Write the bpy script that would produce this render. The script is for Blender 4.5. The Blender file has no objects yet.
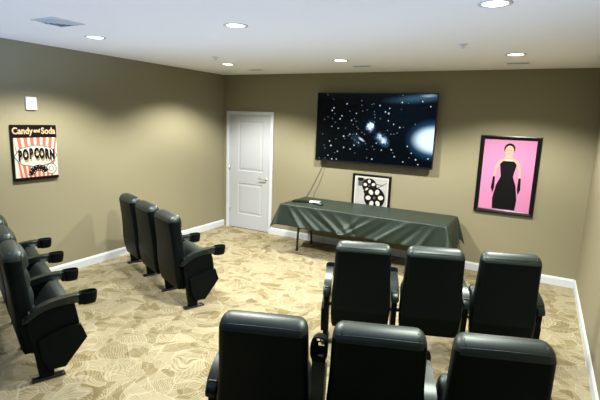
import bpy, bmesh, math, random
from mathutils import Vector, Matrix
random.seed(7)
PI = math.pi
S = bpy.context.scene
COL = S.collection

# ------------------------------------------------------------------ camera
H = 2.705; W = 5.6045; Y1 = -8.2
cam_d = bpy.data.cameras.new('camera'); cam = bpy.data.objects.new('camera', cam_d); COL.objects.link(cam)
cam_d.sensor_width = 36.0; cam_d.lens = 441.9011 / 600 * 36.0; cam_d.clip_start = 0.05
yaw, pitch, roll = 0.4965, 0.1791, 0.0365
cy_, sy_ = math.cos(yaw), math.sin(yaw)
fw = Vector((-sy_ * math.cos(pitch), cy_ * math.cos(pitch), -math.sin(pitch)))
rt = Vector((cy_, sy_, 0)); up = rt.cross(fw)
r2 = rt * math.cos(roll) + up * math.sin(roll); u2 = up * math.cos(roll) - rt * math.sin(roll)
M = Matrix(((r2.x, u2.x, -fw.x), (r2.y, u2.y, -fw.y), (r2.z, u2.z, -fw.z))).to_4x4()
M.translation = Vector((5.054, -6.3795, 1.9781))
cam.matrix_world = M
S.camera = cam

# ------------------------------------------------------------------ world, lights, exposure
wd = bpy.data.worlds.new('world'); S.world = wd; wd.use_nodes = True
wd.node_tree.nodes['Background'].inputs[0].default_value = (.75, .85, 1, 1)
wd.node_tree.nodes['Background'].inputs[1].default_value = .3
S.view_settings.view_transform = 'Standard'; S.view_settings.look = 'None'
S.view_settings.gamma = 1.0; S.view_settings.use_curve_mapping = False
S.view_settings.exposure = 0.0
CAN_POWER = 510.0
UPLIGHT_POWER = 120.0
CAN_CENTRE = .45
CAN_COL = (1.0, .945, .83)
def light(name, kind, loc, energy, col, rot=(0, 0, 0), **k):
    d = bpy.data.lights.new(name, kind); d.energy = energy; d.color = col
    for a, b in k.items(): setattr(d, a, b)
    o = bpy.data.objects.new(name, d); o.location = loc; o.rotation_euler = rot; COL.objects.link(o); return o
LAMPS = [(x, y) for y in (-1.28, -3.37) for x in (1.07, 2.78, 4.70)]
for x, y in LAMPS:
    cl = light('can_light', 'SPOT', (x, y, H - .03), CAN_POWER, CAN_COL, spot_size=math.radians(134), spot_blend=.55, shadow_soft_size=.07)
    # beam set wide: less straight down, more to the sides
    cl.data.use_nodes = True; nt = cl.data.node_tree; em = nt.nodes['Emission']
    tc = nt.nodes.new('ShaderNodeTexCoord'); sp = nt.nodes.new('ShaderNodeSeparateXYZ'); ab = nt.nodes.new('ShaderNodeMath'); ab.operation = 'ABSOLUTE'
    mr = nt.nodes.new('ShaderNodeMapRange'); mr.inputs['From Min'].default_value = .5; mr.inputs['From Max'].default_value = 1
    mr.inputs['To Min'].default_value = 1; mr.inputs['To Max'].default_value = CAN_CENTRE
    nt.links.new(tc.outputs['Normal'], sp.inputs[0]); nt.links.new(sp.outputs['Z'], ab.inputs[0]); nt.links.new(ab.outputs[0], mr.inputs['Value']); nt.links.new(mr.outputs[0], em.inputs['Strength'])
# added unseen uplight, brightens the ceiling beyond what the cans reach
fl = light('added_ceiling_uplight', 'SPOT', (2.75, -6.3, .50), UPLIGHT_POWER, (.50, .66, 1.0), (PI, 0, 0), spot_size=math.radians(142), spot_blend=.35, shadow_soft_size=.12)
fl.data.use_nodes = True; nt = fl.data.node_tree; em = nt.nodes['Emission']   # stronger to the sides, spreads the added light evenly over the ceiling
tc = nt.nodes.new('ShaderNodeTexCoord'); sp = nt.nodes.new('ShaderNodeSeparateXYZ'); ab = nt.nodes.new('ShaderNodeMath'); ab.operation = 'ABSOLUTE'
pw = nt.nodes.new('ShaderNodeMath'); pw.operation = 'POWER'; pw.inputs[1].default_value = -2.6
nt.links.new(tc.outputs['Normal'], sp.inputs[0]); nt.links.new(sp.outputs['Z'], ab.inputs[0]); nt.links.new(ab.outputs[0], pw.inputs[0]); nt.links.new(pw.outputs[0], em.inputs['Strength'])

# ------------------------------------------------------------------ materials
MATS = {}
def nmat(name):
    m = bpy.data.materials.new(name); m.use_nodes = True; MATS[name] = m
    nt = m.node_tree; b = nt.nodes['Principled BSDF']
    return m, nt, b
def mat(name, col, rough=.5, metal=0, spec=.5, bump=0, bscale=200, vary=0, emis=None, estr=0, coat=0):
    m, nt, b = nmat(name)
    b.inputs['Base Color'].default_value = (*col, 1); b.inputs['Roughness'].default_value = rough
    b.inputs['Metallic'].default_value = metal; b.inputs['Specular IOR Level'].default_value = spec
    b.inputs['Coat Weight'].default_value = coat
    N = nt.nodes; L = nt.links
    tc = N.new('ShaderNodeTexCoord'); nz = N.new('ShaderNodeTexNoise')
    nz.inputs['Scale'].default_value = bscale; nz.inputs['Detail'].default_value = 3
    L.new(tc.outputs['Object'], nz.inputs['Vector'])
    if bump:
        bp = N.new('ShaderNodeBump'); bp.inputs['Strength'].default_value = bump; bp.inputs['Distance'].default_value = .002
        L.new(nz.outputs['Fac'], bp.inputs['Height']); L.new(bp.outputs['Normal'], b.inputs['Normal'])
    if vary:
        mx = N.new('ShaderNodeMix'); mx.data_type = 'RGBA'
        mx.inputs['A'].default_value = (*[c * (1 - vary) for c in col], 1); mx.inputs['B'].default_value = (*[min(1, c * (1 + vary)) for c in col], 1)
        n2 = N.new('ShaderNodeTexNoise'); n2.inputs['Scale'].default_value = 6; L.new(tc.outputs['Object'], n2.inputs['Vector'])
        L.new(n2.outputs['Fac'], mx.inputs['Factor']); L.new(mx.outputs['Result'], b.inputs['Base Color'])
    if emis:
        b.inputs['Emission Color'].default_value = (*emis, 1); b.inputs['Emission Strength'].default_value = estr
    return m
wallm = mat('wall_paint', (.228, .214, .142), .75, spec=.25, bump=.15, bscale=350)
rearm = mat('dark_rear_wall', (.035, .035, .034), .8, spec=.2)  # unseen wall, colour set dark so the seat backs reflect little
ceilm = mat('ceiling_paint', (.88, .90, .95), .9, spec=.1, bump=.1, bscale=260)
trimm = mat('white_trim', (.54, .59, .65), .4, bump=.02)
doorm = mat('door_paint', (.40, .43, .47), .42, bump=.03)
chrome = mat('brushed_nickel', (.62, .6, .56), .28, 1)
leather = mat('black_leather', (.003, .0065, .0068), .47, spec=.75, bump=.08, bscale=420)
plastic = mat('black_plastic', (.0009, .0021, .0027), .45, spec=.10, bump=.05, bscale=500)
leather_shaded = mat('black_leather_shaded', (.0010, .0026, .0034), .48, spec=.14, bump=.05, bscale=420)  # darker, duller copy of the leather: shade of the seat backs put into colour
armpad = mat('grey_black_arm_pad', (.002, .0045, .0050), .36, spec=.5, bump=.05, bscale=400)
steel = mat('black_steel', (.008, .010, .012), .4, spec=.5)
frame_blk = mat('frame_black', (.003, .003, .004), .3, spec=.25)
tvm = mat('tv_plastic', (.005, .006, .008), .25, spec=.5)
whitep = mat('white_plastic', (.78, .80, .82), .4)
greyp = mat('grey_plastic', (.34, .40, .44), .5)
ventm = mat('vent_blue_grey', (.42, .50, .58), .5)
ventd = mat('vent_dark', (.03, .04, .05), .6)
paper = mat('paper_white', (.8, .82, .84), .6)
cordm = mat('cord_brown', (.12, .10, .07), .6)
inkm = mat('ink_black', (.004, .004, .005), .6, spec=.1)
inkw = mat('print_white', (.50, .50, .46), .5, spec=.1)
inkg = mat('print_grey', (.10, .11, .11), .5, spec=.1)
creamm = mat('print_cream', (.46, .33, .20), .5, spec=.1)
redm = mat('print_coral', (.50, .115, .065), .5, spec=.1)
tanm = mat('print_tan', (.27, .20, .11), .5, spec=.1)
pinkm = mat('print_pink', (.52, .20, .38), .5, spec=.1)
skinm = mat('print_skin', (.52, .32, .25), .5, spec=.1)
lampm = mat('lamp_lens', (1, 1, 1), .5, emis=(1, .98, .93), estr=9)
starm = mat('star_glow', (0, 0, 0), .5, emis=(.75, .9, 1), estr=.75)
stard = mat('star_glow_dim', (0, 0, 0), .5, emis=(.55, .75, .9), estr=.28)

def cloth_mat():
    m, nt, b = nmat('green_grey_cloth'); N = nt.nodes; L = nt.links
    b.inputs['Base Color'].default_value = (.012, .025, .019, 1); b.inputs['Roughness'].default_value = .47
    b.inputs['Specular IOR Level'].default_value = .42
    tc = N.new('ShaderNodeTexCoord'); mp = N.new('ShaderNodeMapping'); mp.inputs['Rotation'].default_value = (0, .5, .3)
    nz = N.new('ShaderNodeTexNoise'); nz.inputs['Scale'].default_value = 5; nz.inputs['Detail'].default_value = 4
    mp.inputs['Scale'].default_value = (1, 1, .5)
    bp = N.new('ShaderNodeBump'); bp.inputs['Strength'].default_value = .35; bp.inputs['Distance'].default_value = .02
    L.new(tc.outputs['Object'], mp.inputs['Vector']); L.new(mp.outputs['Vector'], nz.inputs['Vector'])
    L.new(nz.outputs['Fac'], bp.inputs['Height']); L.new(bp.outputs['Normal'], b.inputs['Normal'])
    return m
for q_ in (leather, plastic, leather_shaded, armpad): q_.node_tree.nodes['Principled BSDF'].inputs['Specular Tint'].default_value = (.80, 1, .98, 1)
clothm = cloth_mat()

def carpet_mat():
    m, nt, b = nmat('carpet_leaf_pattern'); N = nt.nodes; L = nt.links
    b.inputs['Roughness'].default_value = .95; b.inputs['Specular IOR Level'].default_value = .1
    tc = N.new('ShaderNodeTexCoord')
    def math_(op, a, c=None, clamp=False):
        n = N.new('ShaderNodeMath'); n.operation = op; n.use_clamp = clamp
        for i, v in enumerate((a, c)):
            if v is None: continue
            if isinstance(v, (int, float)): n.inputs[i].default_value = v
            else: L.new(v, n.inputs[i])
        return n.outputs[0]
    def ramp(v, lo, hi):
        n = N.new('ShaderNodeMapRange'); n.inputs['From Min'].default_value = lo; n.inputs['From Max'].default_value = hi
        L.new(v, n.inputs['Value']); return n.outputs['Result']
    # warped coordinates
    nz = N.new('ShaderNodeTexNoise'); nz.inputs['Scale'].default_value = 3.2; nz.inputs['Detail'].default_value = .5
    L.new(tc.outputs['Object'], nz.inputs['Vector'])
    va = N.new('ShaderNodeVectorMath'); va.operation = 'MULTIPLY_ADD'
    L.new(nz.outputs['Color'], va.inputs[0]); va.inputs[1].default_value = (.34, .34, 0)
    L.new(tc.outputs['Object'], va.inputs[2])
    P = va.outputs[0]
    def layer(scale, freq, off):
        ad = N.new('ShaderNodeVectorMath'); ad.operation = 'ADD'; L.new(P, ad.inputs[0]); ad.inputs[1].default_value = off
        v = N.new('ShaderNodeTexVoronoi'); v.voronoi_dimensions = '2D'; v.feature = 'F1'; v.inputs['Scale'].default_value = scale
        v.inputs['Randomness'].default_value = 1; L.new(ad.outputs[0], v.inputs['Vector'])
        ve = N.new('ShaderNodeTexVoronoi'); ve.voronoi_dimensions = '2D'; ve.feature = 'DISTANCE_TO_EDGE'; ve.inputs['Scale'].default_value = scale
        L.new(ad.outputs[0], ve.inputs['Vector'])
        sc = N.new('ShaderNodeSeparateColor'); L.new(v.outputs['Color'], sc.inputs[0])
        ang = math_('MULTIPLY', sc.outputs[0], 6.283)
        sp = N.new('ShaderNodeSeparateXYZ'); L.new(P, sp.inputs[0])
        ph = math_('ADD', math_('MULTIPLY', sp.outputs[0], math_('COSINE', ang)), math_('MULTIPLY', sp.outputs[1], math_('SINE', ang)))
        st = math_('SINE', math_('MULTIPLY', ph, freq))
        return sc, ve.outputs['Distance'], st
    scA, edA, stA = layer(5.5, 290, (0, 0, 0))
    scB, edB, stB = layer(11, 340, (7.3, 2.1, 0))
    # light vein lines along leaf edges
    vein = math_('SUBTRACT', 1, ramp(edA, .0, .05), True)
    veinB = math_('SUBTRACT', 1, ramp(edB, .0, .07), True)
    line = math_('MULTIPLY', ramp(stA, .1, .9), ramp(scA.outputs[1], .2, .3))
    lineB = math_('MULTIPLY', ramp(stB, .2, .9), ramp(scB.outputs[1], .3, .4))
    dark = math_('MULTIPLY', ramp(scB.outputs[2], .7, .8), .30)
    darkA = math_('MULTIPLY', ramp(scA.outputs[2], .7, .85), .2)
    n3 = N.new('ShaderNodeTexNoise'); n3.inputs['Scale'].default_value = 16; n3.inputs['Detail'].default_value = 3; L.new(P, n3.inputs['Vector'])
    base = math_('ADD', math_('MULTIPLY', n3.outputs['Fac'], .5), .30)
    f = math_('ADD', base, math_('MULTIPLY', vein, .32))
    f = math_('ADD', f, math_('MULTIPLY', veinB, .22))
    f = math_('SUBTRACT', f, math_('MULTIPLY', line, .26)); f = math_('SUBTRACT', f, math_('MULTIPLY', lineB, .24))
    f = math_('SUBTRACT', f, dark); f = math_('SUBTRACT', f, darkA, True)
    cr = N.new('ShaderNodeValToRGB'); L.new(f, cr.inputs[0])
    e = cr.color_ramp.elements
    e[0].position = 0; e[0].color = (.16, .13, .062, 1); e[1].position = 1; e[1].color = (.385, .365, .265, 1)
    x = e.new(.45); x.color = (.275, .250, .160, 1)
    fine = N.new('ShaderNodeTexNoise'); fine.inputs['Scale'].default_value = 400; L.new(tc.outputs['Object'], fine.inputs['Vector'])
    bp = N.new('ShaderNodeBump'); bp.inputs['Strength'].default_value = .5; bp.inputs['Distance'].default_value = .004
    L.new(fine.outputs['Fac'], bp.inputs['Height']); L.new(bp.outputs['Normal'], b.inputs['Normal'])
    L.new(cr.outputs[0], b.inputs['Base Color'])
    return m
carpetm = carpet_mat()

def screen_mat():
    # the picture on the television: dark sky, nebula patches and a bright planet glow
    m, nt, b = nmat('space_picture'); N = nt.nodes; L = nt.links
    b.inputs['Base Color'].default_value = (.001, .002, .003, 1); b.inputs['Roughness'].default_value = .15; b.inputs['Specular IOR Level'].default_value = .15
    tc = N.new('ShaderNodeTexCoord')
    nz = N.new('ShaderNodeTexNoise'); nz.inputs['Scale'].default_value = 22; nz.inputs['Detail'].default_value = 4
    L.new(tc.outputs['Object'], nz.inputs['Vector'])
    tot = None
    def blob(cx, cz, rx, rz, rot, strength, col, noise=.0, power=1.0):
        nonlocal tot
        mp = N.new('ShaderNodeMapping'); mp.vector_type = 'TEXTURE'
        mp.inputs['Location'].default_value = (cx, 0, cz); mp.inputs['Rotation'].default_value = (0, rot, 0); mp.inputs['Scale'].default_value = (rx, 1, rz)
        src = tc.outputs['Object']
        if noise:
            va = N.new('ShaderNodeVectorMath'); va.operation = 'MULTIPLY_ADD'
            sb = N.new('ShaderNodeVectorMath'); sb.operation = 'SUBTRACT'; L.new(nz.outputs['Color'], sb.inputs[0]); sb.inputs[1].default_value = (.5, .5, .5)
            L.new(sb.outputs[0], va.inputs[0]); va.inputs[1].default_value = (noise, 0, noise); L.new(src, va.inputs[2]); src = va.outputs[0]
        L.new(src, mp.inputs['Vector'])
        sp = N.new('ShaderNodeSeparateXYZ'); L.new(mp.outputs[0], sp.inputs[0]); cb = N.new('ShaderNodeCombineXYZ')
        L.new(sp.outputs[0], cb.inputs[0]); L.new(sp.outputs[2], cb.inputs[2])
        ln = N.new('ShaderNodeVectorMath'); ln.operation = 'LENGTH'; L.new(cb.outputs[0], ln.inputs[0])
        mr = N.new('ShaderNodeMapRange'); mr.interpolation_type = 'SMOOTHSTEP'; mr.inputs['From Min'].default_value = power; mr.inputs['From Max'].default_value = 1
        mr.inputs['To Min'].default_value = 1; mr.inputs['To Max'].default_value = 0
        # power = inner radius fraction where the blob is full
        L.new(ln.outputs['Value'], mr.inputs['Value'])
        vm = N.new('ShaderNodeVectorMath'); vm.operation = 'SCALE'; vm.inputs[0].default_value = [c * strength for c in col]; L.new(mr.outputs[0], vm.inputs['Scale'])
        if tot is None: tot = vm.outputs[0]
        else:
            a = N.new('ShaderNodeVectorMath'); a.operation = 'ADD'; L.new(tot, a.inputs[0]); L.new(vm.outputs[0], a.inputs[1]); tot = a.outputs[0]
    blob(3.72, 1.765, .44, .32, 0, .35, (.08, .38, .80), 0, 0.3)
    blob(3.74, 1.765, .37, .225, 0, 1.1, (.80, .95, 1), 0, .5)
    blob(2.787, 1.915, .10, .11, 0, .35, (.10, .35, .7), .12, 0.2)
    blob(2.785, 1.92, .062, .072, 0, 1.0, (.9, .97, 1), .10, .5)
    blob(2.975, 1.74, .17, .10, .62, .35, (.12, .38, .7), .12, .2)
    blob(2.955, 1.77, .10, .045, .7, .7, (.85, .95, 1), .12, .3)
    blob(3.01, 1.715, .06, .045, .6, .7, (.85, .95, 1), .12, .3)
    blob(2.657, 1.727, .075, .022, .55, .8, (.85, .95, 1), .03, .3)
    blob(2.58, 1.72, .16, .10, .9, .06, (.2, .5, .9), .12, .1)
    blob(3.50, 2.335, .62, .085, -.09, .16, (.22, .58, .95), .05, .0)
    blob(3.60, 2.365, .15, .03, -.05, .35, (.8, .95, 1), .02, .0)
    blob(3.3, 2.1, 1.0, .5, 0, .012, (.2, .45, .9), 0, .0)
    L.new(tot, b.inputs['Emission Color']); b.inputs['Emission Strength'].default_value = 1
    return m
screenm = screen_mat()

# ------------------------------------------------------------------ mesh helpers
class MB:
    def __init__(s): s.b = bmesh.new(); s.smooth = False
    def face(s, pts, mi=0):
        f = s.b.faces.new([s.b.verts.new(p) for p in pts]); f.material_index = mi; return f
    def box(s, lo, hi, bev=0, mi=0, mx=None, seg=2):
        r = bmesh.ops.create_cube(s.b, size=1); vs = r['verts']
        c = [(a + b_) / 2 for a, b_ in zip(lo, hi)]; d = [abs(b_ - a) for a, b_ in zip(lo, hi)]
        for v in vs: v.co = Vector((v.co.x * d[0] + c[0], v.co.y * d[1] + c[1], v.co.z * d[2] + c[2]))
        fs = set(f for v in vs for f in v.link_faces)
        if bev:
            es = list(set(e for v in vs for e in v.link_edges))
            rr = bmesh.ops.bevel(s.b, geom=es, offset=bev, segments=seg, affect='EDGES', profile=.5)
            vs = list(set(v for f in rr['faces'] for v in f.verts) | set(v for v in vs if v.is_valid)); fs = set(f for v in vs for f in v.link_faces)
        for f in fs: f.material_index = mi
        if mx:
            for v in vs: v.co = mx @ v.co
        return s
    def prism(s, pts, a, b_, axis='x', bev=0, mi=0, seg=2):
        """closed outline pts (u,v) extruded along axis from a to b_; axis x: (y,z); y: (x,z); z: (x,y)"""
        def P(u, v, w): return {'x': (w, u, v), 'y': (u, w, v), 'z': (u, v, w)}[axis]
        A = [s.b.verts.new(P(u, v, a)) for u, v in pts]; B = [s.b.verts.new(P(u, v, b_)) for u, v in pts]
        n = len(pts); fs = [s.b.faces.new(A), s.b.faces.new(B[::-1])]
        for i in range(n): fs.append(s.b.faces.new((A[i], B[i], B[(i + 1) % n], A[(i + 1) % n])))
        for f in fs: f.material_index = mi
        if bev:
            es = [e for f in fs[:2] for e in f.edges]
            bmesh.ops.bevel(s.b, geom=list(set(es)), offset=bev, segments=seg, affect='EDGES', profile=.5)
        return s
    def tube(s, pts, r, n=8, mi=0, rad=None):
        pts = [Vector(p) for p in pts]; rings = []
        prev = None
        for i, p in enumerate(pts):
            t = (pts[min(i + 1, len(pts) - 1)] - pts[max(i - 1, 0)]).normalized()
            if prev is None:
                a = Vector((0, 0, 1)) if abs(t.z) < .9 else Vector((1, 0, 0)); u = t.cross(a).normalized()
            else: u = (prev - t * prev.dot(t)).normalized()
            prev = u; w = t.cross(u); q = rad[i] if rad else r
            rings.append([s.b.verts.new(p + (u * math.cos(2 * PI * k / n) + w * math.sin(2 * PI * k / n)) * q) for k in range(n)])
        for A, B in zip(rings, rings[1:]):
            for k in range(n): f = s.b.faces.new((A[k], A[(k + 1) % n], B[(k + 1) % n], B[k])); f.material_index = mi; f.smooth = True
        for R_ in (rings[0][::-1], rings[-1]): f = s.b.faces.new(R_); f.material_index = mi
        return s
    def lathe(s, prof, c, n=32, mi=0):
        """prof list of (r,z) round a vertical axis at c"""
        rings = []
        for r, z in prof:
            if r < 1e-6: rings.append([s.b.verts.new((c[0], c[1], c[2] + z))])
            else: rings.append([s.b.verts.new((c[0] + r * math.cos(2 * PI * k / n), c[1] + r * math.sin(2 * PI * k / n), c[2] + z)) for k in range(n)])
        for A, B in zip(rings, rings[1:]):
            for k in range(n):
                q = [A[k % len(A)], A[(k + 1) % len(A)], B[(k + 1) % len(B)], B[k % len(B)]]
                q = list(dict.fromkeys(q))
                if len(q) > 2: f = s.b.faces.new(q); f.material_index = mi
        return s
    def rings(s, R_, cap=True, mi=0):
        V = [[s.b.verts.new(p) for p in r] for r in R_]; n = len(V[0])
        for A, B in zip(V, V[1:]):
            for k in range(n): f = s.b.faces.new((A[k], A[(k + 1) % n], B[(k + 1) % n], B[k])); f.material_index = mi
        if cap:
            for r in (V[0][::-1], V[-1]): f = s.b.faces.new(r); f.material_index = mi
        return s
    def build(s, name, mats, parent=None, smooth=False, recalc=True, auto=None):
        if recalc: bmesh.ops.recalc_face_normals(s.b, faces=s.b.faces[:])
        me = bpy.data.meshes.new(name); 
        if smooth:
            for f in s.b.faces: f.smooth = True
            if auto is not None:
                for e in s.b.edges:
                    if len(e.link_faces) == 2 and e.calc_face_angle(0) > auto: e.smooth = False
        s.b.to_mesh(me); s.b.free()
        for m in (mats if isinstance(mats, (list, tuple)) else [mats]): me.materials.append(m)
        o = bpy.data.objects.new(name, me); COL.objects.link(o)
        if parent: o.parent = parent
        return o
def tag(o, label=None, cat=None, group=None, kind=None):
    if label: o['label'] = label
    if cat: o['category'] = cat
    if group: o['group'] = group
    if kind: o['kind'] = kind
    return o
def thing(name, loc, label, cat, rz=0, group=None):
    o = bpy.data.objects.new(name, None); o.empty_display_size = .1; COL.objects.link(o)
    o.location = loc; o.rotation_euler = (0, 0, rz); return tag(o, label, cat, group)
def kids(o): return [c for c in bpy.data.objects if c.parent is o]
def copy_tree(o, parent=None):
    c = o.copy(); COL.objects.link(c)
    if parent: c.parent = parent
    for ch in kids(o): copy_tree(ch, c)
    return c
def rrect(cx, cy, hx, hy, r, n=5):
    out = []
    r = min(r, hx * .999, hy * .999)
    for qx, qy, a0 in ((1, 1, 0), (-1, 1, 90), (-1, -1, 180), (1, -1, 270)):
        for k in range(n + 1):
            a = math.radians(a0 + 90 * k / n)
            out.append((cx + qx * (hx - r) + r * math.cos(a), cy + qy * (hy - r) + r * math.sin(a)))
    return out
def lerp_tab(tab, z):
    for a, b_ in zip(tab, tab[1:]):
        if z <= b_[0]:
            t = (z - a[0]) / (b_[0] - a[0]); t = max(0, min(1, t)); return [p + (q - p) * t for p, q in zip(a[1:], b_[1:])]
    return list(tab[-1][1:])
def text_mesh(body, size, mats, name, parent, place, bold=0, ext=.0006, shear=0, align='CENTER', sx=1):
    cu = bpy.data.curves.new('t', 'FONT'); cu.body = body; cu.size = size; cu.offset = bold; cu.extrude = ext; cu.shear = shear
    cu.align_x = align; cu.align_y = 'CENTER'
    t = bpy.data.objects.new('t', cu); COL.objects.link(t)
    dg = bpy.context.evaluated_depsgraph_get(); me = bpy.data.meshes.new_from_object(t.evaluated_get(dg))
    bpy.data.objects.remove(t); bpy.data.curves.remove(cu)
    for v in me.vertices: v.co = Vector(place(v.co.x * sx, v.co.y, v.co.z))
    me.materials.clear(); me.materials.append(mats)
    o = bpy.data.objects.new(name, me); COL.objects.link(o); o.parent = parent; return o

# ------------------------------------------------------------------ room shell
T = .12
MB().box((-T, Y1 - T, -T), (W + T, T, 0)).build('floor', carpetm)['kind'] = 'structure'
MB().box((-T, Y1 - T, H), (W + T, T, H + T)).build('ceiling', ceilm)['kind'] = 'structure'
MB().box((-T, Y1, 0), (0, 0, H)).build('wall_left', wallm)['kind'] = 'structure'
MB().box((W, Y1, 0), (W + T, 0, H)).build('wall_right', wallm)['kind'] = 'structure'
MB().box((-T, Y1 - T, 0), (W + T, Y1, H)).build('wall_rear', rearm)['kind'] = 'structure'
# back wall with a door opening x .12-.99, z 0-2.035
m = MB(); DX0, DX1, DZ = .115, .998, 2.04
m.box((-T, 0, 0), (DX0, T, H)); m.box((DX1, 0, 0), (W + T, T, H)); m.box((DX0, 0, DZ), (DX1, T, H))
m.build('wall_back', wallm)['kind'] = 'structure'
bh = .113
def baseb(name, a, b_, n):
    """profiled baseboard from a to b_ with inward normal n"""
    prof = [(0, 0), (.014, 0), (.014, bh * .78), (.009, bh * .88), (.006, bh * .97), (0, bh)]
    A = Vector((*a, 0)); B = Vector((*b_, 0)); N_ = Vector((*n, 0)); mm = MB()
    mm.rings([[A + N_ * u + Vector((0, 0, v)) for u, v in prof], [B + N_ * u + Vector((0, 0, v)) for u, v in prof]])
    o = mm.build(name, trimm); o['kind'] = 'structure'
baseb('baseboard_left', (0, Y1), (0, 0), (1, 0))
baseb('baseboard_right', (W, Y1), (W, 0), (-1, 0))
baseb('baseboard_back', (1.048, 0), (W - .014, 0), (0, -1))
baseb('baseboard_rear', (.014, Y1), (W - .014, Y1), (0, 1))

# ------------------------------------------------------------------ door
door = MB()
def panel_door(m, x0, x1, z0, z1, y0, y1, panels):
    """slab front at y0 (facing -y) with recessed moulded panels"""
    m.box((x0, y0 + .008, z0), (x1, y1, z1))
    xs = sorted({x0, x1} | {p[0] for p in panels} | {p[1] for p in panels}); zs = sorted({z0, z1} | {p[2] for p in panels} | {p[3] for p in panels})
    for i in range(len(xs) - 1):
        for j in range(len(zs) - 1):
            cx, cz = (xs[i] + xs[i + 1]) / 2, (zs[j] + zs[j + 1]) / 2
            if any(p[0] < cx < p[1] and p[2] < cz < p[3] for p in panels): continue
            m.box((xs[i], y0, zs[j]), (xs[i + 1], y0 + .009, zs[j + 1]))
    for a, b_, c, d in panels:
        def ring(i, y): return [(a + i, y, c + i), (b_ - i, y, c + i), (b_ - i, y, d - i), (a + i, y, d - i)]
        R_ = [ring(0, y0), ring(.012, y0 + .0075), ring(.03, y0 + .0075), ring(.055, y0 + .001)]
        V = [[m.b.verts.new(p) for p in r] for r in R_]
        for A, B in zip(V, V[1:]):
            for k in range(4): m.b.faces.new((A[k], A[(k + 1) % 4], B[(k + 1) % 4], B[k]))
        m.b.faces.new(V[-1])
panel_door(door, .130, .983, .012, 2.025, .006, .046, [(.315, .835, 1.05, 1.925), (.315, .835, .265, .83)])
dr = door.build('door_1', doorm); dr['kind'] = 'structure'; dr['label'] = 'white two-panel door in the back wall beside the left corner'
m = MB()
m.lathe([(0, 0), (.032, 0), (.032, .006), (.026, .012), (.012, .014), (.012, .045), (0, .045)], (0, 0, 0), 20)
m.tube([(0, 0, .042), (-.03, 0, .05), (-.07, .004, .05), (-.12, 0, .047)], .009, 8)
hd = m.build('door_handle', chrome, dr, smooth=True, auto=.6); hd.rotation_euler = (PI / 2, 0, 0); hd.location = (.905, .006, .945); hd['label'] = 'satin nickel lever handle'
for z in (1.81, 1.09, .34):
    m = MB(); m.tube([(.124, .002, z - .05), (.124, .002, z + .05)], .008, 8); m.box((.125, .001, z - .045), (.146, .0075, z + .045)); m.build('hinge', chrome, dr)
m = MB()
cw = .057
for a, b_ in (((.066, 0), (.066 + cw, 2.09)), ((1.048 - cw, 0), (1.048, 2.09)), ((.066 + cw, 2.09 - cw), (1.048 - cw, 2.09))):
    m.box((a[0], -.018, a[1]), (b_[0], 0, b_[1]), .004)
    m.box((a[0] if a[0] != .066 + cw else a[0], -.0, a[1]), (b_[0], .001, b_[1]))
m.box((DX0, 0, 0), (.128, .11, DZ)); m.box((.985, 0, 0), (DX1, .11, DZ)); m.box((.128, 0, 2.028), (.985, .11, DZ))
m.build('trim_door', trimm)['kind'] = 'structure'
m = MB(); m.box((DX0, .09, 0), (DX1, .115, DZ)); m.build('trim_door_stop', ventd)['kind'] = 'structure'

# ------------------------------------------------------------------ ceiling fittings
where = {0: 'near the back wall', 1: 'over the middle of the room', 2: 'behind the seats', 3: 'at the rear'}
side = ['left', 'centre', 'right']
lab = {(0, 0): 'small round recessed ceiling light in the corner above the white door',
       (1, 0): 'round recessed ceiling light above the television',
       (2, 0): 'round recessed ceiling light above the pink poster',
       (0, 1): 'round recessed ceiling light nearest the left wall beside the air diffuser',
       (1, 1): 'round recessed ceiling light in the middle of the ceiling, nearer the camera than the television',
       (2, 1): 'large round recessed ceiling light cut by the top edge at right'}
def lamp():
    o = thing('recessed_light', (0, 0, 0), '', 'ceiling light', group='recessed ceiling lights')
    m = MB(); m.lathe([(.074, 0), (.078, -.006), (.098, -.004), (.100, 0)], (0, 0, 0), 36); m.build('trim_ring', trimm, o, smooth=True, recalc=False)
    m = MB(); m.lathe([(0, -.0015), (.074, -.0015), (.074, 0), (0, 0)], (0, 0, 0), 36); m.build('lens', lampm, o)
    return o
proto = lamp()
k = 0
for (x, y) in LAMPS:
    j = {-1.28: 0, -3.37: 1}.get(y)
    if j is None: continue
    i = {1.07: 0, 2.78: 1, 4.70: 2}[x]
    o = proto if k == 0 else copy_tree(proto); k += 1
    o.location = (x, y, H); o['label'] = lab[(i, j)]
# square air diffuser
v = thing('air_diffuser', (1.42, -3.98, H), 'square white louvred air diffuser in the ceiling above the left wall', 'vent')
m = MB()
hs = .145
for i in range(4):
    a = i * PI / 2; R_ = Matrix.Rotation(a, 4, 'Z')
    pts = [(-hs, -hs, 0), (hs, -hs, 0), (hs, -hs, -.004), (-hs, -hs, -.004)]
    m.rings([[R_ @ Vector(p) for p in ((-hs, -hs, 0), (-hs, -hs, -.006), (-hs + .03, -hs + .03, -.010), (-hs + .03, -hs + .03, 0))],
             [R_ @ Vector(p) for p in ((hs, -hs, 0), (hs, -hs, -.006), (hs - .03, -hs + .03, -.010), (hs - .03, -hs + .03, 0))]], cap=False)
m.build('frame', trimm, v)
m = MB()
for q in (.110, .080, .050):
    for i in range(4):
        R_ = Matrix.Rotation(i * PI / 2, 4, 'Z')
        m.rings([[R_ @ Vector(p) for p in ((-q, -q, -.002), (-q, -q, -.004), (-q + .03, -q + .03, -.020), (-q + .028, -q + .028, -.022))],
                 [R_ @ Vector(p) for p in ((q, -q, -.002), (q, -q, -.004), (q - .03, -q + .03, -.020), (q - .028, -q + .028, -.022))]], cap=False)
m.build('louvre', ventm, v)
m = MB(); m.box((-.115, -.115, -.0015), (.115, .115, 0)); m.build('duct_opening', ventd, v)
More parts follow.
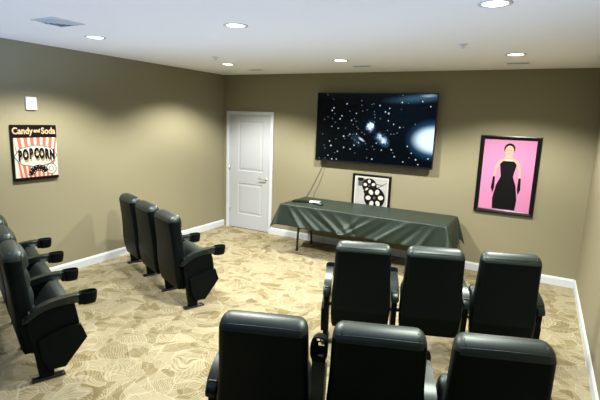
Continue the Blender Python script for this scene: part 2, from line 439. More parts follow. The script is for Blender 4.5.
# slot diffusers near the back wall
slab_ = ['narrow ceiling slot vent between the corner light and back wall', 'narrow ceiling slot vent above the television', 'narrow ceiling slot vent above the pink poster']
def slot():
    o = thing('slot_vent', (0, 0, 0), '', 'vent', group='slot vents along the back wall')
    m = MB(); m.box((-.12, -.05, -.006), (.12, -.032, 0)); m.box((-.12, .032, -.006), (.12, .05, 0)); m.box((-.12, -.032, -.006), (-.104, .032, 0)); m.box((.104, -.032, -.006), (.12, .032, 0))
    m.build('frame', trimm, o)
    m = MB()
    for q in (-.02, 0, .02): m.box((-.104, q - .006, -.005), (.104, q + .006, -.002))
    m.box((-.104, -.032, -.0012), (.104, .032, 0), mi=1)
    m.build('grille', [greyp, ventd], o); return o
ps = slot()
for i, (x, y) in enumerate(((1.08, -.62), (2.83, -.70), (4.69, -.61))):
    o = ps if i == 0 else copy_tree(ps); o.location = (x, y, H); o['label'] = slab_[i]
def sprinkler():
    o = thing('sprinkler_head', (0, 0, 0), '', 'sprinkler', group='ceiling sprinklers')
    m = MB(); m.lathe([(0, 0), (.040, 0), (.040, -.004), (.022, -.012), (.012, -.013), (.012, -.02), (0, -.02)], (0, 0, 0), 20); m.build('escutcheon', trimm, o)
    m = MB(); m.tube([(.010, 0, -.018), (.014, 0, -.026), (.003, 0, -.034)], .0022, 6); m.tube([(-.010, 0, -.018), (-.014, 0, -.026), (-.003, 0, -.034)], .0022, 6)
    m.lathe([(0, -.034), (.014, -.034), (.014, -.036), (0, -.036)], (0, 0, 0), 16); m.build('deflector', chrome, o); return o
p1 = sprinkler(); p1.location = (4.31, -2.02, H); p1['label'] = 'small sprinkler head hanging from the ceiling at right'
p2 = copy_tree(p1); p2.location = (1.37, -1.91, H); p2['label'] = 'small sprinkler head hanging from the ceiling at left'

# ------------------------------------------------------------------ wall control on left wall
t = thing('wall_control', (0, -3.425, 2.05), 'small white wall control box with grey keypad above the popcorn sign', 'wall control')
m = MB(); m.box((0, -.06, -.068), (.028, .06, .072), .006); m.build('case', whitep, t)
m = MB(); m.box((.028, -.028, -.045), (.030, .048, .03), .0008); m.build('display', greyp, t)
m = MB()
for i in range(3):
    for j in range(3): m.box((.030, -.022 + i * .024, -.04 + j * .024), (.032, -.006 + i * .024, -.024 + j * .024))
m.build('keypad', whitep, t)

# ------------------------------------------------------------------ popcorn sign (left wall)
t = thing('popcorn_sign', (0, -3.417, 1.2), 'red and white striped snack sign with black header on the left wall', 'wall sign')
q0, q1, s0, s1 = -.252, .252, 0.0, .617
D = .032
m = MB(); m.box((0, q0, s0), (D, q1, s1), .002); m.build('frame', frame_blk, t)
m = MB()
def L_(u, v, d=0): return (D + .0006 + d, u, v)
a0, a1, b0, b1 = q0 + .014, q1 - .004, .035, .475
m.face([L_(a0, b0), L_(a1, b0), L_(a1, b1), L_(a0, b1)], 0)
# coral rays fanning from the middle
cx_, cz_ = 0.0, .05
def clip_ray(th0, th1):
    def hit(th):
        dx, dz = math.cos(th), math.sin(th); ts = []
        if abs(dx) > 1e-6: ts.append(((a1 if dx > 0 else a0) - cx_) / dx)
        if abs(dz) > 1e-6: ts.append(((b1 if dz > 0 else b0) - cz_) / dz)
        return min(q for q in ts if q > 0)
    n = 6; out = [(cx_, cz_)]
    for k in range(n + 1):
        th = th0 + (th1 - th0) * k / n; h = hit(th); out.append((cx_ + math.cos(th) * h, cz_ + math.sin(th) * h))
    return out
nst = 8
for k in range(nst):       # upright stripes, wider towards the rim
    u0 = a0 + (a1 - a0) * (k + .08) / nst; u1 = a0 + (a1 - a0) * (k + .66) / nst
    def slant(u, v): return min(a1, max(a0, cx_ + (u - cx_) * (.80 + .38 * (v - b0) / (b1 - b0))))
    m.face([L_(slant(u0, b0), b0, .0004), L_(slant(u1, b0), b0, .0004), L_(slant(u1, b1), b1, .0004), L_(slant(u0, b1), b1, .0004)], 1)
def oval(cu, cv, ru, rv, d, mi, n=36, wob=0):
    m.face([L_(cu + ru * math.cos(2 * PI * k / n) * (1 + wob * math.cos(16 * PI * k / n)), cv + rv * math.sin(2 * PI * k / n) * (1 + wob * math.cos(16 * PI * k / n)), d) for k in range(n)], mi)
oval(.0, .270, .238, .125, .0008, 2, wob=.03); oval(.0, .270, .226, .114, .0012, 0, wob=.03)
oval(.165, .115, .064, .064, .0008, 2); oval(.165, .115, .055, .055, .0012, 0); oval(.165, .115, .03, .03, .0014, 2); oval(.165, .115, .024, .024, .0016, 0)
# curled film strip, lower middle
cu, cv = .02, .045
R0, R1 = .055, .125
arc = [math.radians(x) for x in range(25, 181, 10)]
for a, b_ in zip(arc, arc[1:]):
    m.face([L_(cu + R0 * math.cos(a), cv + R0 * math.sin(a), .0016), L_(cu + R1 * math.cos(a), cv + R1 * math.sin(a), .0016), L_(cu + R1 * math.cos(b_), cv + R1 * math.sin(b_), .0016), L_(cu + R0 * math.cos(b_), cv + R0 * math.sin(b_), .0016)], 3)
for a in arc[::2]:
    for r in (.068, .112): oval(cu + r * math.cos(a), cv + r * math.sin(a), .006, .006, .002, 4, 8)
m.build('print', [inkw, redm, inkg, inkm, creamm], t, recalc=False)
place = lambda cu, cv, d: (lambda x, y, z: (D + .0012 + d + z, cu + x, cv + y))
o = text_mesh('Candy', .098, creamm, 'lettering', t, place(-.135, .548, .0), .0025, sx=.88); o['label'] = 'cream word Candy'
o = text_mesh('and', .055, creamm, 'lettering', t, place(.025, .552, .0), .0025, sx=.9); o['label'] = 'small cream word and'
o = text_mesh('Soda', .098, creamm, 'lettering', t, place(.155, .548, .0), .0025, sx=.88); o['label'] = 'cream word Soda'
for i, ch in enumerate('POPCORN'):
    x = -.178 + i * .0605; y = .265 + .03 * math.cos((i - 3) / 3 * 1.3)
    text_mesh(ch, .150, tanm, 'lettering', t, place(x + .008, y - .030, .0004), .006, sx=.50)['label'] = 'tan shadow letter ' + ch
    text_mesh(ch, .150, inkm, 'lettering', t, place(x, y, .0014), .011, sx=.49)['label'] = 'black letter ' + ch

# ------------------------------------------------------------------ pink framed poster (back wall)
def framed(name, x0, x1, z0, z1, fwid, depth, label, cat, y=0):
    t = thing(name, ((x0 + x1) / 2, y, z0), label, cat)
    hx = (x1 - x0) / 2; hz = z1 - z0; m = MB()
    prof = [(0, 0), (0, -depth), (fwid * .25, -depth - .004), (fwid * .8, -depth + .004), (fwid, -depth + .010), (fwid, 0)]
    R_ = []
    for sx_, sz_ in ((-1, 0), (1, 0), (1, 1), (-1, 1)):
        R_.append([(sx_ * (hx - i), d, (i if sz_ == 0 else hz - i)) for i, d in prof])
    V = [[m.b.verts.new(p) for p in r] for r in R_]
    for k in range(4):
        A, B = V[k], V[(k + 1) % 4]
        for j in range(len(prof)): m.b.faces.new((A[j], A[(j + 1) % len(prof)], B[(j + 1) % len(prof)], B[j]))
    m.build('frame', frame_blk, t)
    return t, hx, hz
t, hx, hz = framed('framed_poster', 4.314, 5.032, .8454, 1.872, .050, .028, 'pink poster of a woman in a black dress, black frame, hung right of the television', 'poster')
ys = -.012
def B_(u, v, d=0): return (u, ys - d, v)
m = MB(); m.face([B_(-hx + .045, .045), B_(hx - .045, .045), B_(hx - .045, hz - .045), B_(-hx + .045, hz - .045)], 0)
def art(pts, d, mi): m.face([B_(u, v, d) for u, v in pts], mi)
def ell(cu, cv, ru, rv, d, mi, n=24, rot=0):
    c, s_ = math.cos(rot), math.sin(rot)
    art([(cu + ru * math.cos(2 * PI * k / n) * c - rv * math.sin(2 * PI * k / n) * s_, cv + ru * math.cos(2 * PI * k / n) * s_ + rv * math.sin(2 * PI * k / n) * c) for k in range(n)], d, mi)
# a plain standing figure, arms hanging by her sides
art([(-.135, .06), (-.145, .20), (-.115, .38), (-.07, .50), (-.095, .66), (-.06, .70), (.07, .70), (.105, .66), (.075, .50), (.12, .38), (.15, .20), (.14, .06)], .0006, 1)
art([(-.10, .665), (-.115, .71), (-.05, .735), (-.025, .79), (.03, .79), (.055, .735), (.12, .71), (.105, .665), (.06, .69), (-.055, .69)], .0003, 2)
ell(0, .835, .052, .068, .0010, 2)
ell(0, .86, .066, .072, .0005, 1)
art([(-.115, .71), (-.15, .62), (-.165, .47), (-.14, .46), (-.125, .60), (-.095, .66)], .0009, 2)
art([(.12, .71), (.155, .62), (.17, .47), (.145, .46), (.13, .60), (.10, .66)], .0009, 2)
art([(-.165, .49), (-.175, .34), (-.15, .27), (-.135, .34), (-.138, .49)], .0012, 1)
art([(.17, .49), (.18, .34), (.155, .27), (.14, .34), (.143, .49)], .0012, 1)
ell(-.02, .84, .007, .004, .0014, 1, 8); ell(.02, .84, .007, .004, .0014, 1, 8); ell(0, .80, .011, .004, .0014, 3, 8)
ell(0, .715, .05, .010, .0014, 4, 16)
m.build('print', [pinkm, inkm, skinm, redm, inkw], t, recalc=False)

# ------------------------------------------------------------------ film reel picture (hangs low on the back wall behind the table)
t, hx, hz = framed('framed_picture', 2.522, 3.132, .597, 1.203, .036, .022, 'black and white film reel picture in black frame below the television', 'picture')
ys = -.010
m = MB(); m.face([B_(-hx + .03, .03), B_(hx - .03, .03), B_(hx - .03, hz - .03), B_(-hx + .03, hz - .03)], 0)
art([(-hx + .055, .055), (hx - .055, .055), (hx - .055, hz - .055), (-hx + .055, hz - .055)], .0003, 1)
def reel(cu, cv, R_, d, n=5, ph=.3):
    ell(cu, cv, R_, R_, d, 2, 40)
    for k in range(n):
        a = ph + 2 * PI * k / n; ell(cu + R_ * .6 * math.cos(a), cv + R_ * .6 * math.sin(a), R_ * .25, R_ * .2, d + .0004, 0, 16, a)
    ell(cu, cv, R_ * .12, R_ * .12, d + .0004, 3, 12); ell(cu, cv, R_ * .05, R_ * .05, d + .0008, 2, 8)
art([(-.215, .55 - .01), (-.19, .53), (-.10, .53), (-.08, .42), (-.21, .415)], .0006, 3)
for k in range(5): art([(-.21, .43 + k * .02), (-.11, .43 + k * .02), (-.11, .437 + k * .02), (-.21, .437 + k * .02)], .0009, 2)
art([(-.22, .50), (-.13, .50), (-.13, .545), (-.22, .545)], .0008, 2)
reel(-.03, .43, .115, .0010, 5, .4)
reel(.06, .255, .165, .0024, 6, .1)
art([(-.10, .30), (-.12, .34), (-.05, .37), (-.03, .33)], .0040, 2)
art([(.10, .42), (.24, .50), (.24, .49), (.10, .40)], .0006, 3)
art([(.02, .48), (.20, .46), (.20, .45), (.02, .46)], .0006, 3)
m.build('print', [inkw, mat('print_pale_grey', (.34, .36, .36), .5, spec=.1, vary=.25), inkm, inkg], t, recalc=False)

# ------------------------------------------------------------------ television
tx0, tx1, tz0, tz1 = 1.9008, 3.7274, 1.3586, 2.4058
tv = thing('television', ((tx0 + tx1) / 2, 0, tz0), 'huge wall mounted flat television showing stars and a planet in space', 'television')
def TVL(o): o.location = (-(tx0 + tx1) / 2, 0, -tz0)      # parts are drawn in room coordinates
yf = -.1
m = MB(); m.box((tx0, yf, tz0), (tx1, yf + .035, tz1), .004); m.box((tx0 + .25, yf + .035, tz0 + .12), (tx1 - .25, yf + .055, tz1 - .3), .006); TVL(m.build('casing', tvm, tv))
m = MB(); bz = .012
m.box((tx0 + .002, yf - .006, tz1 - bz), (tx1 - .002, yf, tz1 - .001)); m.box((tx0 + .002, yf - .006, tz0 + .001), (tx1 - .002, yf, tz0 + .026))
m.box((tx0 + .001, yf - .006, tz0 + .026), (tx0 + bz, yf, tz1 - bz)); m.box((tx1 - bz, yf - .006, tz0 + .026), (tx1 - .001, yf, tz1 - bz)); TVL(m.build('bezel', tvm, tv))
m = MB(); m.box((2.78, yf - .0075, tz0 + .010), (2.84, yf - .006, tz0 + .016)); TVL(m.build('badge', steel, tv))
m = MB()
m.face([(tx0 + bz, yf - .001, tz0 + .026), (tx1 - bz, yf - .001, tz0 + .026), (tx1 - bz, yf - .001, tz1 - bz), (tx0 + bz, yf - .001, tz1 - bz)], 0)
STARS = [(2.072, 2.371, 1), (2.176, 2.307, 0.5), (2.397, 2.242, 2), (2.627, 2.292, 1.2), (2.634, 2.225, 1.2), (2.79, 2.24, 1), (2.819, 2.247, 1), (2.184, 2.178, 2), (2.157, 2.14, 2.2), (2.203, 2.094, 1.2), (2.091, 2.042, 1), (2.036, 2.002, 1.2), (2.166, 2.019, 1.4), (2.216, 1.964, 1), (2.324, 2.063, 2), (2.294, 2.017, 2), (2.163, 1.898, 1.6), (2.272, 1.874, 1.5), (2.393, 1.881, 1), (2.447, 2.136, 1.2), (2.555, 2.104, 1.6), (2.652, 2.141, 1), (2.72, 2.158, 0.8), (2.483, 2.0, 1.8), (2.528, 2.027, 1), (2.557, 1.988, 1.2), (2.515, 1.939, 1.4), (2.576, 1.907, 1), (2.598, 1.879, 1.3), (2.833, 2.136, 1.1), (2.839, 2.094, 1.3), (2.846, 2.052, 1.2), (2.844, 1.987, 1.2), (2.912, 2.225, 2), (3.06, 2.187, 1.6), (3.0, 2.136, 2), (3.05, 2.115, 3), (2.93, 2.036, 1), (3.051, 2.012, 1.6), (3.133, 1.963, 1.7), (3.225, 1.923, 2), (3.236, 2.272, 2.2), (3.236, 2.372, 1), (3.321, 2.263, 1), (3.521, 2.289, 1.8), (3.637, 2.221, 1.6), (3.443, 1.974, 1.2), (3.229, 2.175, 0.6), (3.278, 1.927, 0.8), (2.161, 1.896, 1.4), (2.393, 1.882, 1), (2.013, 1.777, 1.2), (2.136, 1.674, 2), (2.162, 1.606, 3), (2.044, 1.607, 1), (2.062, 1.561, 1.2), (2.12, 1.453, 1.5), (1.966, 1.4, 1.2), (2.072, 1.406, 1.3), (2.188, 1.401, 2.2), (2.265, 1.403, 1.5), (2.277, 1.524, 1.8), (2.234, 1.5, 1), (2.368, 1.759, 2.8), (2.388, 1.726, 1.2), (2.441, 1.771, 1.4), (2.468, 1.793, 1.8), (2.517, 1.791, 1), (2.577, 1.801, 1.6), (2.657, 1.829, 1.2), (2.701, 1.806, 1.2), (2.503, 1.738, 0.7), (2.243, 1.713, 0.9), (2.378, 1.59, 2), (2.486, 1.572, 1.8), (2.544, 1.633, 2), (2.553, 1.715, 1.3), (2.615, 1.673, 1.8), (2.584, 1.686, 1), (2.565, 1.517, 1), (2.76, 1.457, 1.3), (2.84, 1.445, 2.2), (2.836, 1.631, 1.4), (2.864, 1.588, 1.2), (2.751, 1.584, 1), (2.891, 1.682, 1.4), (2.725, 1.666, 1.4), (3.048, 1.876, 1.4), (3.102, 1.824, 1.3), (3.148, 1.826, 1), (3.193, 1.845, 1.3), (2.893, 1.682, 1.5), (2.976, 1.587, 1.5), (3.125, 1.6, 2), (3.15, 1.559, 1), (3.176, 1.504, 2), (3.355, 1.663, 1.8), (3.42, 1.569, 1.6), (3.392, 1.504, 1), (3.489, 1.482, 2.6), (3.525, 1.416, 1.8), (3.308, 1.438, 1.8), (3.659, 1.507, 2)]
for x, z, r in STARS:
    rr = .0040 + .0032 * r; mi = 1 if r >= 1.5 else 2
    m.face([(x + rr * math.cos(a * PI / 4), yf - .0016, z + rr * math.sin(a * PI / 4)) for a in range(8)], mi)
TVL(m.build('screen', [screenm, starm, stard], tv, recalc=False))
m = MB()
for x in (2.55, 3.05): m.box((x - .02, -.046, 1.6), (x + .02, -.02, 2.2), .003)
m.box((2.45, -.02, 1.75), (3.15, -.0005, 2.05), .002); TVL(m.build('wall_bracket', steel, tv))

# ------------------------------------------------------------------ folding table, cloth and what lies on it
TX0, TX1, TY0, TY1, TZ = 1.735, 4.115, -.835, -.095, .742
tb = thing('folding_table', ((TX0 + TX1) / 2, (TY0 + TY1) / 2, 0), 'long folding table with black steel legs hidden under the dark cloth', 'table')
cxT, cyT = (TX0 + TX1) / 2, (TY0 + TY1) / 2
hx, hy = (TX1 - TX0) / 2 - .012, (TY1 - TY0) / 2 - .012
m = MB(); m.prism(rrect(0, 0, hx, hy, .03), TZ - .045, TZ - .004, 'z', .005); m.build('tabletop', mat('table_plastic', (.25, .25, .24), .5), tb)
m = MB(); m.box((-hx + .12, -hy + .07, TZ - .075), (hx - .12, -hy + .10, TZ - .045)); m.box((-hx + .12, hy - .10, TZ - .075), (hx - .12, hy - .07, TZ - .045)); m.build('side_rail', steel, tb)
for sx_ in (-1, 1):
    # wishbone leg: two posts bend together at the top, joined by a foot tube
    for sy_ in (-1, 1):
        m = MB(); x = sx_ * (hx - .165); o_ = .08
        m.tube([(x, o_ + sy_ * .20, TZ - .06), (x, o_ + sy_ * .20, .50), (x, o_ + sy_ * .21, .40), (x, o_ + sy_ * .24, .05), (x, o_ + sy_ * .24, .012)], .017, 10)
        m.tube([(x, o_ + sy_ * .24, 0), (x, o_ + sy_ * .24, .03)], .023, 10)
        m.tube([(x, o_ + sy_ * .21, .40), (x, o_ + sy_ * .10, .60), (x, o_ + sy_ * .06, TZ - .06)], .011, 8)
        m.build('leg', steel, tb, smooth=True, auto=.7)
    m = MB(); m.tube([(x, o_ - .215, .33), (x, o_ + .215, .33)], .012, 8)
    m.build('leg_crossbar', steel, tb)
    m = MB(); m.tube([(x, o_, .33), (x - sx_ * .42, o_, TZ - .06)], .010, 8); m.build('brace', steel, tb)
# cloth
CREASES = [(.10, .9, .035, 1.0), (.22, 1.3, .03, .8), (.40, 1.5, .045, -.7), (.55, 1.4, .035, 1.0), (.80, 1.2, .04, .6), (1.02, .6, .05, -.6),
           (1.30, -1.0, .04, .8), (1.52, -1.5, .035, 1.0), (1.72, -1.3, .05, -.6), (1.95, -1.4, .035, .9), (2.12, -1.0, .04, -.7), (2.26, -.6, .03, .8)]
def cloth():
    m = MB(); bm = m.b
    nx, ny = 150, 74; ox, oy = .30, .315
    ox = .33
    lx, ly = TX1 - TX0 + 2 * ox, TY1 - TY0 + 2 * oy
    g = []
    rnd = random.Random(3); ph = [rnd.uniform(0, 6.28) for _ in range(12)]
    for j in range(ny + 1):
        row = []
        for i in range(nx + 1):
            u = -ox + lx * i / nx; v = -oy + ly * j / ny
            wx, wy = TX1 - TX0, TY1 - TY0
            dx = -u if u < 0 else (u - wx if u > wx else 0); dy = -v if v < 0 else (v - wy if v > wy else 0)
            sx_ = -1 if u < 0 else 1; sy_ = -1 if v < 0 else 1
            bx = min(max(u, 0), wx); by = min(max(v, 0), wy); r = math.hypot(dx, dy)
            z = TZ + .004
            if r == 0:
                z += .0022 * math.sin(u * 5 + ph[0]) * math.sin(v * 7 + ph[1]) + .002
                # creases from being folded
                z += .003 * math.exp(-((u - wx * .25) / .012) ** 2) + .003 * math.exp(-((u - wx * .5) / .012) ** 2) + .003 * math.exp(-((u - wx * .75) / .012) ** 2)
                x, y = TX0 + u, TY0 + v
            else:
                th = math.atan2(dy, dx)      # 0 = end side, 90 deg = long side
                corner = math.sin(2 * th) if dx > 0 and dy > 0 else 0
                s_ = min(1, r / .06)
                # diagonal folds on the long drop
                fold = 0
                if dy > 0:
                    for u0, kk, ww, am in CREASES: fold += am * math.exp(-((u - u0 - kk * dy) / ww) ** 2)
                    fold += .25 * math.sin(u * 9 + ph[4])
                if dx > 0:
                    w = v + .6 * dx; fold = fold * math.sin(th) + math.cos(th) * (.5 * math.sin(w * 10 + ph[5]) + .3 * math.sin(w * 19 + ph[6]))
                flare = .012 + r * (.10 + .28 * corner) + .058 * fold * (r / .32) * (1 - .6 * corner)
                if sy_ > 0: flare = .010 + min(flare, .055) * .9 if dx == 0 else min(flare, .30)
                ex, ey = (dx / r) * sx_, (dy / r) * sy_
                if sy_ > 0: ey *= .18 if dx > 0 else 1
                hgt = -math.sqrt(max(0, (r * (1 - .10 * corner)) ** 2 - (flare * .8) ** 2)) if r > flare * .8 else -r * .5
                x = TX0 + bx + ex * flare; y = TY0 + by + ey * flare
                if sy_ > 0 and dy > 0: y = min(y, -.022)
                z += hgt * s_ + (1 - s_) * (-r * .45)
            row.append(bm.verts.new((x, y, z)))
        g.append(row)
    for j in range(ny):
        for i in range(nx): bm.faces.new((g[j][i], g[j][i + 1], g[j + 1][i + 1], g[j + 1][i]))
    o = m.build('tablecloth', clothm, smooth=True)
    so = o.modifiers.new('s', 'SOLIDIFY'); so.thickness = .0015; so.offset = 1
    return tag(o, 'dark green grey cloth draped over the long table under the television', 'tablecloth')
cloth()
zt = TZ + .010
def flat(name, x, y, rz, sx_, sy_, h, mtl, label, cat, bev=.003):
    m = MB(); m.box((-sx_ / 2, -sy_ / 2, 0), (sx_ / 2, sy_ / 2, h), bev); o = m.build(name, mtl); o.location = (x, y, zt); o.rotation_euler = (0, 0, rz); return tag(o, label, cat)
flat('tablet', 1.90, -.52, .35, .25, .15, .012, plastic, 'black rectangular device lying at the left end of the table', 'tablet')
flat('paper_sheet', 2.055, -.42, .25, .20, .15, .003, paper, 'white paper lying between the black device and the remote on the table', 'paper', .0008)
rm = thing('remote_control', (2.215, -.58, zt), 'slim black remote control on the table cloth beside the white paper', 'remote control', 1.15 - PI / 2)
m = MB(); m.box((-.10, -.024, 0), (.10, .024, .018), .005); m.build('body', tvm, rm)
m = MB()
for i in range(8):
    for j in range(3): m.box((-.085 + i * .02, -.016 + j * .013, .018), (-.073 + i * .02, -.008 + j * .013, .020))
m.build('button', greyp, rm)
# cords
def cord(name, pts, r, label, mtl=cordm):
    # smooth by Catmull-Rom
    P = [Vector(p) for p in pts]; P = [P[0]] + P + [P[-1]]; out = []
    for i in range(1, len(P) - 2):
        for k in range(8):
            t_ = k / 8; a, b_, c, d = P[i - 1:i + 3]
            out.append(.5 * ((2 * b_) + (c - a) * t_ + (2 * a - 5 * b_ + 4 * c - d) * t_ ** 2 + (3 * b_ - a - 3 * c + d) * t_ ** 3))
    out.append(P[-2]); m = MB(); m.tube(out, r, 6); return tag(m.build(name, mtl, smooth=True), label, 'cord')
cord('power_cord', [(2.02, -.05, 1.45), (2.00, -.012, 1.30), (1.90, -.01, 1.08), (1.78, -.01, .84), (1.70, -.012, .70), (1.66, -.012, .50)], .004, 'thin cord running from the television down the wall, left of the two')
cord('signal_cord', [(2.06, -.05, 1.45), (2.03, -.012, 1.26), (1.96, -.01, 1.02), (1.86, -.012, .80), (1.84, -.014, .68), (1.80, -.012, .5)], .003, 'thinner cord running from the television down the wall, right of the two')
cord('floor_cord', [(1.86, -.03, .40), (1.72, -.035, .16), (1.60, -.10, .02), (1.46, -.22, .006), (1.55, -.36, .006), (1.74, -.42, .006), (1.95, -.33, .006), (2.05, -.10, .006), (2.08, -.03, .05), (2.09, -.03, .3)], .0035, 'thin cord looping on the carpet under the left end of the table', mat('cord_tan', (.35, .30, .18), .6))

# ------------------------------------------------------------------ theater seats
PITCH = .588
# z, rear, front, half width, corner radius (local y forward, x sideways)
BACK = [(.185, -.085, -.045, .215, .02), (.215, -.110, -.042, .240, .022), (.30, -.150, -.042, .250, .03), (.40, -.170, -.045, .254, .03),
        (.50, -.172, -.052, .252, .035), (.58, -.176, -.060, .247, .038), (.70, -.186, -.072, .239, .04), (.82, -.200, -.086, .236, .045),
        (.88, -.208, -.090, .235, .05), (.915, -.211, -.088, .233, .05), (.935, -.207, -.086, .231, .05), (.955, -.195, -.087, .226, .045), (.969, -.178, -.090, .217, .036), (.979, -.158, -.097, .204, .026), (.984, -.138, -.108, .185, .014)]
def back_ring(z, zoff=0.0, inset=0.0):
    r_, f_, hw, cr = lerp_tab(BACK, z)
    cy, hy = (r_ + f_) / 2, (f_ - r_) / 2
    return [(x, y) for x, y in rrect(0, cy, hw - inset, hy - inset, cr, 5)]
def arched(x, z):   # the crown is a little higher in the middle
    k = max(0, (z - .85) / .15); return z - .008 * min(1, max(0, k * 1.5)) + .012 * k * (1 - (x / .23) ** 2)
def make_backrest(parent):
    m = MB(); zs = [.185, .20, .215, .25, .30, .35, .40, .45, .50, .54, .58, .64, .70, .76, .82, .86, .89, .905, .915, .925, .935, .945, .955, .962, .969, .974, .979, .984]
    m.rings([[(x, y - .010 * (1 - (x / .25) ** 2) * (y < (lerp_tab(BACK, z)[0] + lerp_tab(BACK, z)[1]) / 2), arched(x, z)) for x, y in back_ring(z)] for z in zs])
    m.b.normal_update(); bmesh.ops.recalc_face_normals(m.b, faces=m.b.faces[:])
    for f in m.b.faces:
        c = f.calc_center_median()
        if c.z < .915: f.material_index = 1  # everything below the crown gets the shaded leather copy
    o = m.build('backrest', [leather, leather_shaded], parent, smooth=True, auto=1.2)
    # seam piping over the crown and down the corners
    m = MB()
    def rearpt(x, z): r_, f_, hw, cr = lerp_tab(BACK, z); return (x, r_ - .010 * (1 - (x / .25) ** 2) + .0005, arched(x, z))
    m.tube([rearpt(-.212 + .424 * k / 16, .950) for k in range(17)], .0022, 6)
    for sx_ in (-1, 1): m.tube([rearpt(sx_ * .186, z_) for z_ in (.950, .960, .969, .979)], .0022, 6)
    m.build('piping', leather, o, smooth=True)
    # cushioned front, in four channels
    m = MB(); R_ = []
    N_ = 44
    for i in range(N_ + 1):
        z = .40 + .565 * i / N_; r_, f_, hw, cr = lerp_tab(BACK, z)
        ch = abs(math.sin(PI * (z - .40) / .1413)) ** .5
        bul = (.010 + .030 * ch + (.018 if z > .84 else 0)) * math.sin(PI * min(1, max(0, (i + .6) / (N_ + 1.2)))) ** .25
        row = []
        for k in range(13):
            a = -1 + 2 * k / 12; x = a * (hw - .018); row.append((x, f_ - .004 + bul * (1 - abs(a) ** 4), arched(x, z)))
        row += [(x, f_ - .022, zz) for x, _, zz in row[::-1]]
        R_.append(row)
    m.rings(R_); m.build('front_cushion', leather, o, smooth=True, auto=1.2)
    # moulded lower rear cover
    m = MB(); m.rings([[(x * 1.02, y - .012 if y < -.1 else y - .03, z) for x, y in rrect(0, (lerp_tab(BACK, z)[0] + lerp_tab(BACK, z)[1]) / 2, lerp_tab(BACK, z)[2] * (.98 if z < .44 else .9), .05, .03)] for z in (.20, .23, .30, .36, .42, .45)])
    m.build('lower_cover', plastic, o, smooth=True, auto=1.0)
    return o
def make_seat(parent):
    # tipped-up cushion: slab leaning forward
    A = Vector((0, .015, .315)); B = Vector((0, .150, .525)); u = (B - A).normalized(); n = Vector((0, -u.z, u.y)); L = (B - A).length
    m = MB(); R_ = []
    for k in range(15):
        t = k / 14; s_ = -.05 + (L + .115) * t
        h = .062 * (1 - abs(2 * t - 1) ** 5) ** .5 + .004; hw = .232 - .03 * abs(2 * t - 1) ** 6
        ring = []
        for x, y in rrect(0, 0, hw, h, .04, 5):
            ring.append(A + u * s_ + n * (y + (.012 * (1 - (x / .23) ** 2) if y > 0 else 0)) + Vector((x, 0, 0)))
        R_.append(ring)
    m.rings(R_); o = m.build('seat_cushion', leather, parent, smooth=True, auto=1.2)
    m = MB(); R_ = []
    for k in range(7):
        t = k / 6; s_ = -.04 + (L + .05) * t; h = .026 * (1 - abs(2 * t - 1) ** 3) + .004
        R_.append([A + u * s_ + n * (-.060 - h * .5 + y) + Vector((x, 0, 0)) for x, y in rrect(0, 0, .205, h, .02, 3)])
    m.rings(R_); m.build('seat_pan', plastic, o, smooth=True, auto=1.0)
    m = MB(); m.tube([(-.27, -.02, .36), (.27, -.02, .36)], .016, 12); m.build('hinge_bar', steel, parent, smooth=True, auto=.8)
    return o
def arm_prof(a, b_, n=10):
    """upper and lower edge of the armrest between forward positions a and b_"""
    up_ = [(-.135, .500), (-.115, .525), (-.08, .552), (-.03, .580), (.03, .600), (.10, .612), (.18, .619), (.26, .621), (.40, .621)]
    lo_ = [(-.135, .470), (-.10, .490), (-.05, .522), (.0, .545), (.06, .558), (.14, .562), (.26, .558), (.40, .558)]
    def ev(tab, y):
        for p, q in zip(tab, tab[1:]):
            if y <= q[0]: return p[1] + (q[1] - p[1]) * (y - p[0]) / (q[0] - p[0])
        return tab[-1][1]
    ys_ = [a + (b_ - a) * k / n for k in range(n + 1)]
    return [(y, ev(lo_, y)) for y in ys_] + [(y, ev(up_, y)) for y in ys_[::-1]]
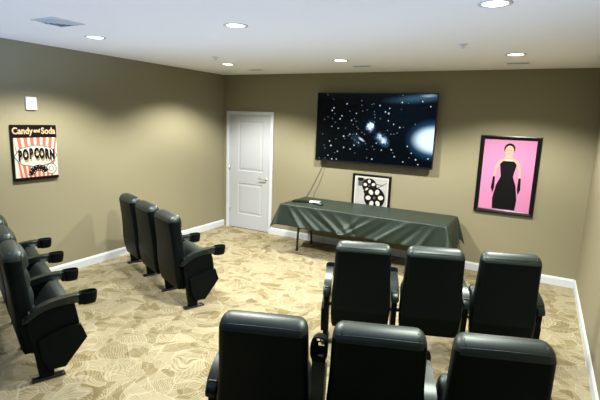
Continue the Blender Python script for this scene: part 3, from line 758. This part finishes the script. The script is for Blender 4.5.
def make_arm(parent, x, end):
    """armrest with cup holder, its standard and foot at sideways position x; end = -1/1 for a row end (outer panel side), 0 inside"""
    m = MB(); m.prism(arm_prof(-.135, .245, 16), x - .033, x + .033, 'x', .014, seg=3); a = m.build('armrest', armpad, parent, smooth=True, auto=.8)
    m = MB(); m.box((x - .022, -.098, .5385), (x + .022, -.088, .5475), .001); m.build('slot', steel, a)
    # open cup holder
    m = MB(); c = (x, .305, .527); n = 28
    def ring(r, z):
        out = []
        for k in range(n):
            a = 2 * PI * k / n; ca, sa = math.cos(a), math.sin(a); q = (abs(ca) ** 2.8 + abs(sa) ** 2.8) ** (-1 / 2.8)
            out.append((c[0] + r * .84 * ca * q, c[1] + r * 1.22 * sa * q, c[2] + z))
        return out
    # oval hull with an open bowl whose floor has drain holes
    loop = [ring(.034, 0), ring(.044, .006), ring(.051, .04), ring(.0535, .088), ring(.0535, .095), ring(.050, .098), ring(.046, .093), ring(.042, .03), ring(.036, .012)]
    m.rings(loop + [loop[0]], cap=False)
    for bx in ((-.031, .031, -.043, -.014), (-.031, -.020, -.014, .043), (.020, .031, -.014, .043), (-.020, .020, .034, .043), (-.020, .020, .004, .011), (-.004, .004, .011, .034), (-.020, -.011, -.014, .004)):
        m.box((x + bx[0], c[1] + bx[2], c[2] + .004), (x + bx[1], c[1] + bx[3], c[2] + .009))
    m.box((x - .034, .232, .535), (x + .034, .262, .618), .006)
    m.build('cup_holder', plastic, a, smooth=True, auto=.9)
    s = MB()
    web = [(-.105, .50), (-.05, .515), (.02, .538), (.10, .555), (.205, .556), (.215, .50), (.232, .40), (.225, .36), (.10, .30), (.045, .20), (.040, .02), (-.055, .02), (-.075, .20), (-.095, .33), (-.110, .42)]
    s.prism(web, x - .022, x + .022, 'x', .006); st = s.build('standard', plastic, parent)
    m = MB(); m.box((x - .028, -.105, 0), (x + .028, .115, .020), .005); m.build('foot', steel, st)
    for yy in (-.08, .09):
        m = MB(); m.lathe([(0, .026), (.008, .026), (.008, .020), (0, .020)], (x, yy, 0), 8); m.build('bolt', steel, st)
    if end:
        pan = [(-.055, .325), (.02, .358), (.10, .380), (.17, .390), (.236, .392), (.278, .272), (.115, .075), (.0, .082), (-.045, .20)]
        m = MB(); x0, x1 = (x + .020, x + .048) if end > 0 else (x - .048, x - .020)
        m.prism(pan, x0, x1, 'x', .008); p = m.build('end_panel', plastic, st)
def make_theater_seat(ends=()):
    """one seat with the armrest and standard on its -x side; the row end seat has the other one too"""
    o = thing('theater_seat', (0, 0, 0), '', 'theater seat')
    make_backrest(o); make_seat(o)
    make_arm(o, -PITCH / 2, -1 if -1 in ends else 0)
    if 1 in ends: make_arm(o, PITCH / 2, 1)
    return o
P_left = make_theater_seat((-1,)); P_mid = make_theater_seat(()); P_right = make_theater_seat((1,))
used = set()
def put(kind, x, y, rz, label, group):
    p = {'l': P_left, 'm': P_mid, 'r': P_right}[kind]
    o = p if kind not in used else copy_tree(p); used.add(kind)
    o.location = (x, y, 0); o.rotation_euler = (0, 0, rz); tag(o, label, 'theater seat', group); return o
aL = math.radians(22.2)
rows = [  # right end standard foot (left bank) / centre seat (right bank)
    ('front left row of theater seats', Vector((2.02, -3.05)), -aL, 'L'),
    ('rear left row of theater seats', Vector((1.99, -4.60)), -aL, 'L'),
    ('front right row of theater seats', Vector((4.326, -2.615)), math.radians(20.5), 'R'),
    ('rear right row of theater seats', Vector((4.396, -4.242)), math.radians(20.5), 'R')]
SL = {0: ('black leather theater seat nearest the left wall in the row by the white door', 'middle black leather theater seat in the row by the white door', 'black leather theater seat at the aisle end of the row by the white door'),
      1: ('black leather theater seat nearest the left wall in the row at the left edge', 'middle black leather theater seat in the row at the left edge', 'black leather theater seat at the aisle end of the row along the left edge'),
      2: ('black leather theater seat in front of the table, leftmost in the middle right row', 'middle black leather theater seat in the right-hand row nearest the table', 'black leather theater seat nearest the right wall in the row closer to the table'),
      3: ('black leather theater seat at the left end of the row closest to the camera', 'middle black leather theater seat of the closest row, armrest at its left swung up', 'black leather theater seat at bottom right, right end of the closest row')}
for ri, (g, p, rz, bank) in enumerate(rows):
    d = Vector((math.cos(rz), math.sin(rz)))
    c = p - d * (PITCH * 1.5) if bank == 'L' else p
    for i, kd in enumerate('lmr'):
        q = c + d * PITCH * (i - 1)
        st_ = put(kd, q.x, q.y, rz, SL[ri][i], g)
        if ri == 3 and kd == 'm':          # its armrest is swung up, cup holder on top
            for ch in kids(st_):
                if ch.name.startswith('armrest'):
                    a_ = math.radians(84); py, pz = -.115, .50; dz_ = -.08
                    ch.rotation_euler = (a_, 0, 0); ch.location = (0, py - (py * math.cos(a_) - pz * math.sin(a_)), dz_ + pz - (py * math.sin(a_) + pz * math.cos(a_)))
                    ch['label'] = 'armrest swung up with its cup holder on top'
